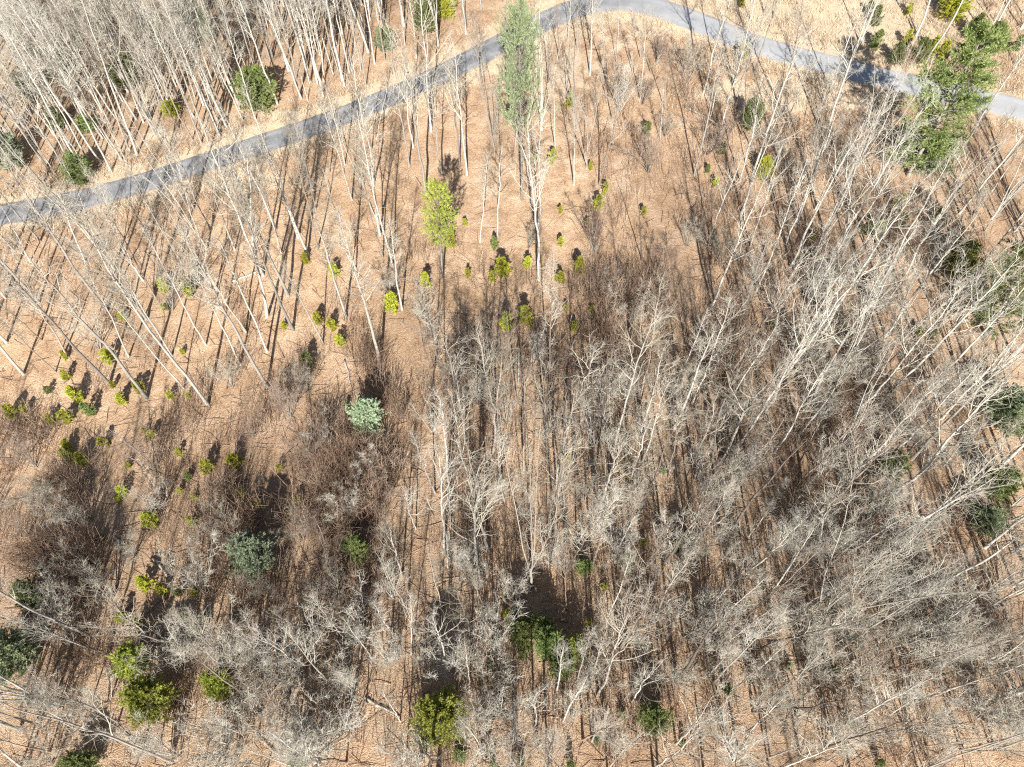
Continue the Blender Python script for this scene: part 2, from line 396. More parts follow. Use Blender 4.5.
# ------------------------------------------------------------------ data read off the photograph (pixels of foot and of top)
ROAD = [(-160, 242), (-80, 229), (0, 215), (60, 204), (130, 187), (190, 168), (250, 148), (320, 124), (390, 97), (450, 70), (505, 42), (550, 19),
        (590, 5), (635, 3), (690, 19), (760, 46), (830, 65), (890, 80), (960, 95), (1024, 110), (1110, 132), (1230, 165)]
TREES = [  # foot x, y, top x, y, habit
 # wood beyond the lane, top left
 (122,160,38,15,'n'),(130,151,70,15,'n'),(137,155,85,5,'n'),(69,152,20,65,'n'),(88,160,35,70,'n'),(202,125,140,-25,'n'),(240,110,213,35,'n'),
 (249,95,208,32,'n'),(255,65,230,-30,'n'),(147,105,116,25,'n'),(122,98,45,-10,'n'),(195,98,165,0,'n'),(86,130,60,70,'n'),(22,180,-14,128,'n'),
 (12,190,-20,148,'n'),(12,108,-10,70,'d'),(245,55,222,-10,'n'),(212,80,188,15,'n'),(280,89,248,-10,'n'),(296,83,268,-12,'n'),(338,70,310,-30,'n'),
 (361,70,340,-30,'n'),(348,150,330,88,'b'),(560,64,557,2,'b'),(577,50,578,-10,'b'),(616,62,620,6,'b'),(640,58,645,8,'b'),(528,62,526,5,'b'),(508,92,504,15,'b'),(482,88,476,22,'b'),(548,82,549,14,'b'),(568,40,570,-15,'b'),(590,46,594,-10,'b'),(455,128,447,60,'b'),(660,140,664,85,'n'),(372,150,362,92,'b'),(300,160,282,108,'b'),(412,128,404,68,'b'),(436,112,430,62,'b'),(330,172,312,118,'b'),(258,195,236,150,'b'),(222,205,200,158,'b'),(150,238,122,190,'b'),(60,250,30,205,'b'),(105,245,75,200,'b'),(320,55,305,-15,'n'),(163,90,130,0,'n'),(60,110,10,20,'n'),(95,85,55,0,'n'),(175,60,150,-20,'n'),(230,45,205,-30,'n'),
 (300,50,280,-25,'n'),(270,60,248,-25,'n'),(385,60,372,-20,'n'),(405,45,398,-20,'b'),(40,150,5,85,'n'),(110,60,80,-20,'n'),
 # left, below the lane
 (110,384,-30,232,'n'),(208,405,48,182,'n'),(184,388,112,305,'n'),(172,356,103,245,'n'),(129,357,78,250,'n'),(56,372,0,318,'n'),(155,297,90,180,'n'),
 (181,262,133,178,'n'),(206,345,146,235,'n'),(246,332,185,240,'b'),(92,331,62,280,'n'),(65,352,18,272,'n'),(42,340,0,303,'n'),(267,317,249,165,'n'),
 (293,330,230,180,'n'),(281,253,254,155,'n'),(308,255,261,150,'n'),(318,250,291,135,'n'),(316,210,295,120,'n'),(346,317,315,215,'n'),(323,343,285,265,'n'),
 (356,270,325,175,'b'),(380,362,343,225,'n'),(393,268,360,120,'n'),(383,258,351,138,'n'),(352,200,320,100,'n'),(313,190,292,115,'n'),(30,262,0,205,'n'),
 (85,262,60,195,'n'),(118,290,95,215,'n'),(235,250,205,170,'n'),(345,165,325,85,'b'),
 # middle, around the clearing
 (426,195,400,40,'b'),(467,175,455,50,'b'),(460,165,449,60,'n'),(495,155,488,-10,'f'),(501,185,497,95,'n'),(480,242,487,160,'n'),(497,237,503,150,'b'),
 (481,370,481,330,'n'),(542,130,538,-10,'f'),(590,75,593,-20,'b'),(587,168,590,58,'f'),(608,85,598,0,'b'),(599,185,622,82,'b'),(632,72,634,15,'n'),
 (650,72,653,12,'n'),(574,185,573,105,'n'),(710,118,724,65,'n'),(751,187,780,110,'n'),(740,182,762,80,'b'),(730,192,730,122,'d'),(783,115,806,-10,'n'),
 (770,172,793,118,'n'),(815,210,868,105,'f'),(880,190,908,125,'b'),(779,117,775,32,'d'),(960,190,1014,112,'b'),(954,165,992,100,'n'),(940,168,960,130,'n'),
 (952,22,970,-15,'n'),(972,27,988,-12,'n'),(993,25,1010,-10,'n'),(642,260,632,200,'d'),(711,260,712,195,'d'),(567,95,570,40,'n'),(515,150,520,60,'n'),
 (880,195,868,148,'d'),(752,150,756,85,'d'),(742,135,744,80,'d'),(800,150,806,95,'d'),(665,110,668,50,'b'),(612,120,616,40,'b'),(575,110,574,35,'b'),(640,100,646,32,'n'),(555,150,554,80,'b'),
 # right side
 (870,358,992,262,'b'),(908,292,952,232,'n'),(908,262,950,208,'b'),(862,292,897,240,'b'),(835,272,853,236,'b'),(768,355,802,250,'b'),(805,370,832,300,'b'),
 (945,320,978,280,'n'),(1000,384,1040,345,'n'),(725,355,757,265,'n'),(724,384,792,275,'b'),(612,458,650,328,'b'),(799,436,852,360,'n'),(900,419,945,365,'b'),
 (890,436,935,395,'b'),(923,431,960,392,'n'),(968,419,1010,372,'n'),(944,466,985,418,'n'),(955,479,1030,412,'n'),(863,521,905,495,'b'),(815,561,835,480,'b'),
 (768,514,783,488,'n'),(768,551,797,512,'n'),(970,576,1030,540,'n'),(812,625,935,505,'f'),(694,520,718,470,'b'),(612,539,635,500,'b'),(710,576,736,544,'n'),
 (719,506,738,480,'n'),(749,536,772,504,'n'),
 # centre and lower centre
 (531,588,528,368,'f'),(524,470,522,375,'b'),(448,482,440,402,'b'),(402,576,389,525,'b'),(416,529,404,490,'b'),(485,524,498,490,'b'),(312,459,299,420,'u'),
 (408,612,395,588,'b'),(411,655,411,622,'b'),(306,675,256,630,'b'),(335,691,305,655,'b'),(406,760,388,732,'b'),(598,695,630,612,'b'),(577,682,588,642,'n'),
 (594,672,606,635,'n'),(653,622,677,580,'n'),(710,625,735,604,'n'),(714,682,778,616,'n'),(676,744,722,706,'b'),(738,750,768,718,'b'),(609,615,623,575,'n'),
 (557,690,563,655,'n'),(470,690,466,660,'b'),
 # lower left
 (109,655,-5,612,'b'),(185,647,105,628,'b'),(172,762,-5,700,'b'),(50,752,0,738,'b'),(21,767,18,742,'n'),(250,700,215,672,'b'),(300,720,270,700,'b'),
 # lower right
 (837,652,925,596,'b'),(884,671,985,642,'n'),(915,702,1040,660,'n'),(925,629,998,586,'b'),(870,629,912,600,'n'),(873,601,940,568,'n'),(800,756,910,722,'b'),
 (960,750,1020,736,'n'),(780,696,812,662,'b'),(968,617,1035,598,'n'),(860,620,895,605,'n'),(765,600,790,565,'n'),
]
BIG = [  # evergreens: foot, top, kind, needles, crown width, label
 (522,200,517,-4,'tall','n_pale',40,'tall pale green pine with long bare trunk at top centre below the road'),
 (443,280,437,184,'tall','n_lime',33,'lone green pine with bare trunk standing in the open leaf-covered clearing'),
 (908,176,990,24,'full','n_mid',52,'biggest dark green pine, throwing its shadow over the road at right'),
 (922,172,945,135,'bush','n_pale',34,'low pale green pine tucked under the biggest pine by the road'),
 (985,335,1036,215,'full','n_mid',50,'tall green pine cut off by the right edge, upper right'),
 (258,110,256,67,'bush','n_mid',33,'round green bushy pine standing just above the road at upper left'),
 (82,182,79,152,'bush','n_mid',24,'small bushy green pine above the road near the left edge'),
 (258,572,251,520,'bush','n_blue',37,'blue-green bushy pine with black shadow behind, left of centre'),
 (367,431,364,402,'bush','n_blue',33,'compact round blue-green pine alone left of centre'),
 (440,728,434,684,'bush','n_lime',50,'broad yellow-green pine at the bottom, left of centre'),
 (357,561,353,527,'bush','n_mid',26,'green bushy pine right of the blue-green pine with black shadow'),
 (222,692,216,648,'bush','n_lime',24,'upright yellow-green pine in the lower left woods'),
 (158,712,145,674,'bush','n_lime',36,'wide yellow-green pine near the bottom left among fallen-looking crowns'),
 (140,672,127,642,'bush','n_lime',26,'thin pale olive pine just above the wide yellow-green pine'),
 (20,668,4,622,'bush','n_pale',38,'pale green pine at the left edge under bare branches'),
 (40,606,30,572,'bush','n_mid',22,'half-shaded green pine in a black shadow near left edge'),
 (550,650,547,610,'bush','n_mid',30,'middle pine of the green group below the five-stemmed tree'),
 (574,655,577,616,'bush','n_lime',24,'right-hand pine of the green group below the five-stemmed tree'),
 (524,640,521,612,'bush','n_mid',30,'left-hand pine of the green group below the five-stemmed tree'),
 (653,727,660,698,'bush','n_mid',28,'low green pine under the star-shaped crown near the bottom'),
 (584,572,586,545,'bush','n_mid',16,'green pine right of the five-stemmed tree foot'),
 (627,566,630,545,'bush','n_mid',14,'small green pine on the leaf floor below centre'),
 (682,548,690,524,'bush','n_mid',18,'green pine half hidden by twigs right of centre'),
 (888,478,898,455,'bush','n_mid',24,'dark green pine under bare trees at right, in deep shade'),
 (424,34,426,-12,'bush','n_mid',24,'bright green pine at the top edge beyond the road'),
 (444,18,445,-12,'bush','n_yellow',20,'yellowish pine at the top edge beside the bright green pine'),
 (386,50,383,28,'bush','n_pale',18,'faint pale green pine beyond the road at upper centre'),
 (12,168,2,132,'bush','n_blue',24,'dark bluish pine in shade at the upper left edge'),
 (128,88,122,50,'bush','n_mid',22,'green pine deep inside the upper left wood'),
 (88,132,84,115,'bush','n_mid',14,'small green pine between white trunks at upper left'),
 (172,116,169,100,'bush','n_yellow',14,'little yellowish pine beside the trunks above the road'),
 (1000,425,1022,392,'bush','n_pale',40,'pale green pine at right edge in the middle height'),
 (990,498,1012,468,'bush','n_mid',24,'green pine at right edge below the pale green pine'),
 (980,528,994,508,'bush','n_pale',28,'soft pale green pine beside a black shadow at right'),
 (955,276,970,240,'bush','n_lime',26,'yellow-green pine left of the tall pine at the right edge'),
 (85,770,80,742,'bush','n_mid',26,'green pine cut by the bottom edge at far lower left'),
 (300,768,296,735,'bush','n_mid',16,'dim green pine at the bottom edge left of the broad one'),
 (460,756,462,728,'bush','n_mid',14,'dark green pine just right below the broad yellow-green pine'),
 (742,60,747,32,'bush','n_yellow',9,'slim yellow-green pine beside the road at upper right'),
 (750,130,756,98,'bush','n_mid',18,'dark green pine among dark trunks below the road, upper right'),
 (764,180,768,154,'bush','n_yellow',14,'small green pine by the white leaning trunk at upper right'),
 (918,64,921,28,'bush','n_mid',12,'dark slim pine sapling on the grass just above the road'),
 (895,66,896,32,'bush','n_mid',11,'dark narrow pine beside the slim sapling above the road'),
 (950,20,953,-8,'bush','n_yellow',24,'yellow-green pine at the top edge on the dry grass'),
 (990,55,1000,20,'bush','n_mid',16,'green pine on the dry grass beyond the biggest pine'),
 (540,632,541,602,'bush','n_mid',24,'small pine at the top of the green group below the five-stemmed tree'),
 (562,672,563,640,'bush','n_mid',26,'lowest pine of the green group below the five-stemmed tree'),
 (62,78,52,40,'bush','n_pale',15,'green pine among white trunks in the upper left corner wood'),
 (30,100,18,72,'bush','n_mid',14,'dim green pine low in shade near the upper left edge'),
 (160,48,153,18,'bush','n_pale',13,'soft green pine high in the upper left wood'),
 (206,40,200,10,'bush','n_mid',13,'small green pine near the top edge of the upper left wood'),
 (60,130,52,108,'bush','n_mid',14,'dark green little pine under leaning white trunks at upper left'),
]
SAPS = [(165,286,14),(192,290,18),(167,307,10),(124,317,8),(112,357,14),(69,376,10),(67,356,8),(137,382,9),(184,352,6),(307,259,12),(336,270,16),(320,318,14),(333,325,14),
 (341,341,14),(310,361,18),(393,304,20),(426,280,17),(452,241,14),(465,222,8),(468,274,9),(495,245,13),(503,268,24),(492,277,11),(506,321,22),(456,346,10),(482,373,9),
 (285,326,9),(598,204,15),(604,193,7),(643,212,9),(560,210,7),(587,222,8),(560,242,11),(527,264,12),(580,268,18),(560,278,14),(525,317,24),(566,308,9),(573,327,12),
 (592,308,8),(551,158,14),(535,158,8),(569,103,12),(590,167,8),(606,188,10),(647,130,13),(741,4,10),(720,150,13),(707,170,8),(715,183,10),(874,22,14),
 (874,44,14),(904,42,12),(928,50,14),(907,12,9),(867,11,10),(938,55,14),(968,32,18),(1013,47,12),(893,207,16),(875,230,14),(897,225,16),(863,230,12),(813,237,9),
 (933,215,10),(918,332,10),(930,334,10),(50,390,8),(80,394,18),(124,398,14),(142,388,14),(16,411,15),(27,410,9),(92,410,15),(70,416,15),(54,419,11),(148,429,9),
 (155,433,12),(107,440,13),(69,455,12),(86,459,14),(70,444,12),(181,451,10),(211,464,18),(237,459,19),(190,475,11),(125,489,14),(120,498,9),(181,490,8),(195,496,9),
 (245,494,15),(210,508,7),(195,520,13),(155,518,20),(221,509,5),(104,536,9),(114,385,8),(172,395,9),(190,395,8),(85,573,10),(150,580,20),(130,464,8),(170,565,8),
 (282,466,11),(300,499,12),(290,514,9),(260,502,13),(348,404,9),(473,456,9),(566,456,10),(626,476,7),(662,470,10),(644,541,9),(52,592,13),(166,588,14),(180,590,13),
 (197,590,11),(125,615,14),(190,616,13),(205,616,12),(142,620,10),(588,620,12),(604,585,10),(517,608,12),(522,652,13),(717,637,9),(622,712,12),(597,737,12),(520,757,14),
 (570,760,12),(682,740,9),(727,687,12),(348,669,11),(506,612,11),(491,665,9),(493,761,12),(830,667,15),(850,635,12),(878,760,12),(788,665,8),(795,592,8),(770,325,10)]
LOGS = [((354,612),(370,621),.14),((366,697),(398,717),.10),((256,735),(284,760),.09),((114,537),(124,543),.10),((152,559),(167,576),.12),((371,443),(376,440),.10),
        ((382,450),(388,447),.10),((684,106),(728,131),.13),((232,282),(262,270),.10),((344,360),(349,384),.09)]

def road_line():
    P = np.array([ground(x, y)[:2] for x, y in ROAD]); out = []
    for i in range(len(P) - 1):
        p0 = P[max(i - 1, 0)]; p1 = P[i]; p2 = P[i + 1]; p3 = P[min(i + 2, len(P) - 1)]
        for t in np.linspace(0, 1, 12, endpoint=False):
            out.append(.5 * ((2 * p1) + (-p0 + p2) * t + (2 * p0 - 5 * p1 + 4 * p2 - p3) * t * t + (-p0 + 3 * p1 - 3 * p2 + p3) * t ** 3))
    out.append(P[-1]); return np.array(out)
RL = road_line()
def road_dist(x, y):
    x = np.atleast_1d(x); y = np.atleast_1d(y); best = np.full(x.shape, 1e9)
    for p in RL[::2]:
        best = np.minimum(best, (x - p[0]) ** 2 + (y - p[1]) ** 2)
    return np.sqrt(best)
def beyond_road(px, py):
    xs = [p[0] for p in ROAD]; ys = [p[1] for p in ROAD]
    return py < np.interp(px, xs, ys)

# ------------------------------------------------------------------ setting
def struct(name, me):
    o = bpy.data.objects.new(name, me); COL.objects.link(o); o['kind'] = 'structure'; return o
def grid_ground():
    near_x = np.arange(-110, 110.01, .6); far = np.array([130, 170, 240, 400, 700, 1200.])
    xs = np.concatenate([-far[::-1], near_x, far])
    near_y = np.arange(-30, 140.01, .6)
    ys = np.concatenate([[-1200, -600, -300, -150, -70], near_y, [155, 180, 230, 320, 500, 900, 1500]])
    X, Y = np.meshgrid(xs, ys); Z = hz(X, Y)
    inn = (np.abs(X) < 108) & (Y > -28) & (Y < 138)
    Z = Z + np.where(inn, RNG.normal(size=Z.shape) * .012, 0)
    V = np.stack([X, Y, Z], -1).reshape(-1, 3); nx = len(xs); ny = len(ys)
    i = np.arange(nx * ny).reshape(ny, nx)
    Fq = np.stack([i[:-1, :-1], i[:-1, 1:], i[1:, 1:], i[1:, :-1]], -1).reshape(-1, 4)
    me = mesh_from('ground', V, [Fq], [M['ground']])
    x = V[:, 0]; y = V[:, 1]; rd = road_dist(x, y)
    # pixel space only used here to read where the grass patches lie on the ground
    q = V - CAM; fwd = q[:, 1] * math.sin(TH) - q[:, 2] * math.cos(TH)
    fwd = np.where(fwd < 1, 1, fwd)
    px = W / 2 + F * q[:, 0] / fwd; py = HH / 2 + F * (-q[:, 1] * math.cos(TH) - q[:, 2] * math.sin(TH)) / fwd
    def blob(cx, cy, rx, ry): return np.exp(-(((px - cx) / rx) ** 2 + ((py - cy) / ry) ** 2))
    g = .8 * (1 - sstep(1.6, 4.2, rd)) + .75 * blob(235, 182, 55, 16) + 1.0 * blob(720, 5, 150, 26) + .9 * blob(900, 25, 130, 45) + .7 * blob(760, 95, 90, 22)
    for cx, cy, rx, ry in ((165, 137, 32, 9), (290, 116, 30, 7), (245, 132, 18, 7), (345, 103, 26, 7), (425, 72, 30, 8), (120, 170, 30, 6), (840, 100, 60, 10)): g += .8 * blob(cx, cy, rx, ry)
    g += .55 * blob(550, 70, 110, 50) + .35 * blob(560, 180, 120, 60)
    at = me.attributes.new('grass', 'FLOAT', 'POINT'); at.data.foreach_set('value', np.clip(g, 0, 1).astype(np.float32))
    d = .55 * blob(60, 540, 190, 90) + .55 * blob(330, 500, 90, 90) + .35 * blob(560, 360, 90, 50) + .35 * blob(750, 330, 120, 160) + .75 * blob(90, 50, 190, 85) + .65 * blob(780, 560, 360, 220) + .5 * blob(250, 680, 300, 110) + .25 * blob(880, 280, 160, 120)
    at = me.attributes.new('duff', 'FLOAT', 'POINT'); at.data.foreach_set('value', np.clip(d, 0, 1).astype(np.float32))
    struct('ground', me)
grid_ground()
def make_road():
    d = np.gradient(RL, axis=0); d = nrm(d); nn = np.stack([-d[:, 1], d[:, 0]], -1)
    hw = (1.75 + .5 * sstep(-20, 25, RL[:, 0]))[:, None, None]; off = np.linspace(-1, 1, 11)
    X = RL[:, None, :] + nn[:, None, :] * (off[None, :, None] * hw)
    Z = hz(X[..., 0], X[..., 1]) + .05 - .02 * off[None] ** 2
    Z[:, 0] -= .08; Z[:, -1] -= .08
    V = np.concatenate([X, Z[..., None]], -1).reshape(-1, 3); n, k = X.shape[:2]
    i = np.arange(n * k).reshape(n, k)
    Fq = np.stack([i[:-1, :-1], i[1:, :-1], i[1:, 1:], i[:-1, 1:]], -1).reshape(-1, 4)[:, ::-1]
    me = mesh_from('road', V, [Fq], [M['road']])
    at = me.attributes.new('side', 'FLOAT', 'POINT'); at.data.foreach_set('value', np.tile(np.abs(off), n).astype(np.float32))
    at = me.attributes.new('pale_right', 'FLOAT', 'POINT'); at.data.foreach_set('value', np.repeat(sstep(5, 30, RL[:, 0]), k).astype(np.float32))
    struct('road', me)
make_road()

# ------------------------------------------------------------------ things
def quat_to(v, spin):
    return Vector((0, 0, 1)).rotation_difference(Vector(v)) @ Quaternion((0, 0, 1), spin)
ITEMS = []     # every labelled thing: dict(obj, px, py, look, noun)
def two_part(name, tb, cb, loc, q, s):
    e = bpy.data.objects.new(name, None); COL.objects.link(e); e.empty_display_size = .3
    e.location = loc; e.rotation_mode = 'QUATERNION'; e.rotation_quaternion = q; e.scale = s
    for nm, me in (('trunk', tb), ('crown', cb)):
        o = bpy.data.objects.new(nm, me); COL.objects.link(o); o.parent = e
    return e

# bare tree meshes
VAR = {}
NV = {'n': 10, 'b': 12, 'f': 4, 'd': 3, 'u': 6}
MATS = {'n': [('pale', 'twig_pale'), ('pale', 'twig_grey'), ('grey', 'twig_pale'), ('tan', 'twig_grey')], 'b': [('pale', 'twig_grey'), ('grey', 'twig_grey'), ('pale', 'twig_pale'), ('tan', 'twig_tan')],
        'f': [('pale', 'twig_pale'), ('grey', 'twig_pale')], 'd': [('dark', 'dark')], 'u': [('grey', 'twig_brown'), ('grey', 'twig_grey')]}
for kd, nv in NV.items():
    VAR[kd] = []
    for i in range(nv):
        tb, cb = bare_tree_meshes(kd, 100 + i * 7 + ord(kd))
        bm_, tm_ = MATS[kd][i % len(MATS[kd])]
        VAR[kd].append((tb.mesh('trunk', [M[bm_]]), cb.mesh('crown', [M[tm_]]), bm_))
HN = {'n': 20., 'b': 20., 'f': 20., 'd': 20., 'u': 8.}
placed = []      # world xy of trees
def add_tree(foot, tip, kd, px, py):
    v = tip - foot; h = max(2.0, v[2])
    lean = np.hypot(v[0], v[1]); mx = .22 * h
    if lean > mx: v[:2] *= mx / lean
    tb, cb, bm_ = random.choice(VAR[kd])
    ln = float(np.linalg.norm(v)); s = ln / HN[kd]
    w = s if kd == 'u' else min(s, 1.1) ** .85 * random.uniform(.8, 1.15)
    if kd == 'f': w *= .8
    if py > 600 and kd in 'nb': w *= .66
    e = two_part('bare_tree' if kd != 'd' else 'dead_tree', tb, cb, Vector(foot) - Vector((0, 0, .05)), quat_to(v, random.uniform(0, 6.28)), (w, w, s))
    look = {'n': ('slender white-trunked' if bm_ == 'pale' else 'slender grey' if bm_ == 'grey' else 'slender brownish'), 'b': ('spreading pale' if bm_ == 'pale' else 'spreading grey' if bm_ == 'grey' else 'spreading brownish'),
            'f': 'many-stemmed pale', 'd': 'dark dead', 'u': 'small brushy'}[kd]
    noun = 'bare tree' if kd != 'd' else 'tree'
    e['category'] = 'tree'; e['group'] = 'bare trees in the winter wood'
    ITEMS.append(dict(obj=e, px=px, py=py, look=look, noun=noun, fixed=None))
    placed.append((foot[0], foot[1]))
    return e
def tree_height(kd, h, lo):
    if kd == 'u': return h
    if kd == 'd': return max(h, 9)
    return min(25., max(h * 1.06, lo))
for bx, by, tx, ty, kd in TREES:
    b = ground(bx, by); P = tip_of(b, tx, ty); v = P - b
    h = max(v[2], 1.0); H2 = tree_height(kd, h, random.uniform(11, 15) if by > 590 else (random.uniform(9, 13) if beyond_road(bx, by) else 6.0))
    add_tree(b, b + v * (H2 / h), kd, bx, by)

# how thickly the wood stands where the photo shows it
def dens(px, py):
    if beyond_road(px, py):
        return 1.0 if px < 340 else (.35 if px < 480 else .06)
    if px > 690 and py < 190: return .05
    if px < 300 and py < 400: return .12
    if 555 < px < 700 and py < 400: return 0
    if 300 <= px < 700 and py < 385: return .015 if py > 190 else .05
    if px < 430 and py < 635: return 0
    if px < 430: return .55
    if px >= 700 and py < 385: return (.10 if px < 770 else .26)
    return .9
def mixkind(px, py):
    if beyond_road(px, py) or (px < 400 and py < 400): return random.choice('nnnb')
    if px > 700 and py < 420: return random.choice('bbbbbd')
    if px > 760: return random.choice('nbbbbbd')
    return random.choice('nbbbbbd')
CLEAR = [((q[0] + q[2]) / 2, (q[1] + q[3]) / 2, q[6] * .6 + 9) for q in BIG if q[6] >= 26 and q[4] == 'bush'] + [(437, 212, 30), (522, 60, 30), (945, 95, 36), (893, 75, 26), (531, 540, 20), (529, 480, 22), (528, 420, 20), (1008, 285, 26), (1010, 410, 20), (963, 258, 16), (1000, 485, 16), (686, 728, 22)]
fill = []
SA = np.array([(q[0], q[1]) for q in SAPS])
for px, py, g, _ in zip(*scatter(5000, (-8, 0, 1032, 775), dens, 3.2, 12000)):
    if len(fill) >= 330: break
    if np.min(np.hypot(np.array(placed)[:, 0] - g[0], np.array(placed)[:, 1] - g[1])) < 2.3: continue
    if np.min(np.hypot(SA[:, 0] - px, SA[:, 1] - py)) < 9: continue
    hh = random.uniform(9.5, 15.5); tx, ty = pixel(g + np.array([0, 0, hh]))
    if any(min(math.hypot(px + (tx - px) * f - cx, py + (ty - py) * f - cy) for f in (0, .3, .5, .65, .8, .95)) < cw for cx, cy, cw in CLEAR): continue
    fill.append((px, py, g)); placed.append((g[0], g[1]))
rest = sorted(fill, key=lambda f: float(np.linalg.norm(f[2] - CAM)))
NIND = 298 - len(TREES)
for px, py, g in rest[:NIND]:
    kd = mixkind(px, py); h = random.uniform(8.5, 13) if (px > 690 and py < 420) else random.uniform(8.5, 12) if (px < 430 and py > 600) else random.uniform(10.5, 16.5)
    add_tree(g, g + np.array([random.gauss(0, .05) * h, random.gauss(0, .05) * h, h]), kd, px, py)

# the wood past the 300 nearest trees, and round about the view: one mass
wb = Buf()
def stamp(tb, cb, loc, s, spin, lean, mi):
    ca, sa = math.cos(spin), math.sin(spin)
    for bf, k in ((tb, mi[0]), (cb, mi[1])):
        V = np.concatenate(bf.V) * s
        V = np.stack([V[:, 0] * ca - V[:, 1] * sa + lean[0] * V[:, 2], V[:, 0] * sa + V[:, 1] * ca + lean[1] * V[:, 2], V[:, 2]], -1) + loc
        wb.add(V, np.concatenate(bf.F), k)
FULL = [bare_tree_meshes('n', 980 + i) for i in range(5)]
LITE = [bare_tree_meshes(k, 900 + i, lite=True) for i, k in enumerate('nnbbbf')]
spots = [g for _, _, g in rest[NIND:]]
out_tries = 0; outs = []
while len(outs) < 200 and out_tries < 20000:
    out_tries += 1
    x = random.uniform(-105, 105); y = random.uniform(-32, 128)
    z = float(hz(x, y)); px, py = pixel((x, y, z))
    if -10 < px < 1034 and -12 < py < 775: continue
    if road_dist(np.array([x]), np.array([y]))[0] < 4: continue
    if abs(x) > 75 and random.random() < .4: continue
    if y < 6 and random.random() < .6: continue
    if any((x - a[0]) ** 2 + (y - a[1]) ** 2 < 3.2 ** 2 for a in outs): continue
    if px > 520 and py < 0 and random.random() < .7: continue
    outs.append(np.array([x, y, z]))
LITE_U = [bare_tree_meshes('u', 950 + i, lite=True) for i in range(5)] + [bare_tree_meshes('n', 960 + i, lite=True) for i in range(3)]
def pole_d(px, py):
    if beyond_road(px, py): return 1.0 if px < 380 else .08
    if px > 640 and py < 190: return .04
    if 540 < px < 720 and py < 360: return .03
    if px < 430: return .03 if py < 630 else .5
    if py > 600: return .55
    if px > 560: return .42 if py > 380 else (.10 if px < 770 else .3)
    if px > 430: return .3 if py > 400 else .1
    return .12
for px, py, g, _ in zip(*scatter(420, (-5, 0, 1030, 770), pole_d, 3.0, 3000)):
    tx, ty = pixel(g + np.array([0, 0, 8.]))
    if any(min(math.hypot(px + (tx - px) * f - cx, py + (ty - py) * f - cy) for f in (0, .3, .6, 1)) < cw for cx, cy, cw in CLEAR): continue
    i = random.randrange(8); sc = random.uniform(.55, 1.0) if i < 5 else random.uniform(.28, .5)
    if px < 400 and beyond_road(px, py) and i < 6:
        stamp(*FULL[i % 5], g, random.uniform(.5, .95), random.uniform(0, 6.28), (random.gauss(0, .05), random.gauss(0, .05)), (0, 2)); continue
    stamp(*LITE_U[i], g, sc, random.uniform(0, 6.28), (random.gauss(0, .06), random.gauss(0, .06)), random.choice([(1, 3), (1, 3), (0, 2)]))
for px, py, g, _ in zip(*scatter(95, (-5, -5, 400, 150), lambda a_, b_: 1.0 if (beyond_road(a_, b_ + 14) and a_ + b_ * .6 < 400) else 0, 3.0, 1500)):
    stamp(*FULL[random.randrange(5)], g, random.uniform(.55, .95), random.uniform(0, 6.28), (random.gauss(-.03, .05), random.gauss(0, .05)), random.choice([(0, 2), (0, 2), (1, 3)]))
for g in spots + outs:
    tb, cb = random.choice(LITE)
    stamp(tb, cb, g, random.uniform(.6, 1.0), random.uniform(0, 6.28), (random.gauss(0, .04), random.gauss(0, .04)), random.choice([(0, 2), (1, 3), (0, 3)]))
o = bpy.data.objects.new('woods', wb.mesh('woods', [M['pale'], M['grey'], M['twig_pale'], M['twig_grey']])); COL.objects.link(o)
o['kind'] = 'stuff'; o['label'] = 'mass of thin bare grey trees filling in the winter wood'; o['category'] = 'woods'

# small brushy trees of the thicket (individuals)
US = [(300,600),(345,600),(285,420),(395,300),(620,330),(600,300),(655,280),(690,250),(655,170),(700,230),(560,360),(455,390),(520,250),(740,300),(690,380),(640,110),
      (665,140),(700,160),(330,560),(390,500),(370,470),(310,540),(280,590),(350,520),(230,540),(200,590),(60,500),(35,470),(100,520),(130,560),(20,540),(160,470),(250,430),
      (110,590),(480,360),(430,350),(590,395),(770,280),(800,300),(830,330),(780,230),(850,220),(680,420),(700,440),(230,390),(60,600),(600,250),(565,400),(720,270),(660,330),
      (300,395),(330,440),(410,420),(790,190),(840,180),(690,80),(655,60),(860,140),(820,130)]
for x, y in US:
    x += random.uniform(-8, 8); y += random.uniform(-6, 6)
    b = ground(x, y); h = random.uniform(3.5, 7.0)
    if road_dist(b[0], b[1])[0] < 3: continue
    e = add_tree(b, b + np.array([random.gauss(0, .3), random.gauss(0, .3), h]), 'u', x, y)
    e.name = 'bare_shrub'; e['category'] = 'shrub'; e['group'] = 'leafless shrubs of the thicket'; ITEMS[-1]['noun'] = 'leafless shrub'; ITEMS[-1]['look'] = random.choice(['brushy brown', 'many-stemmed twiggy'])

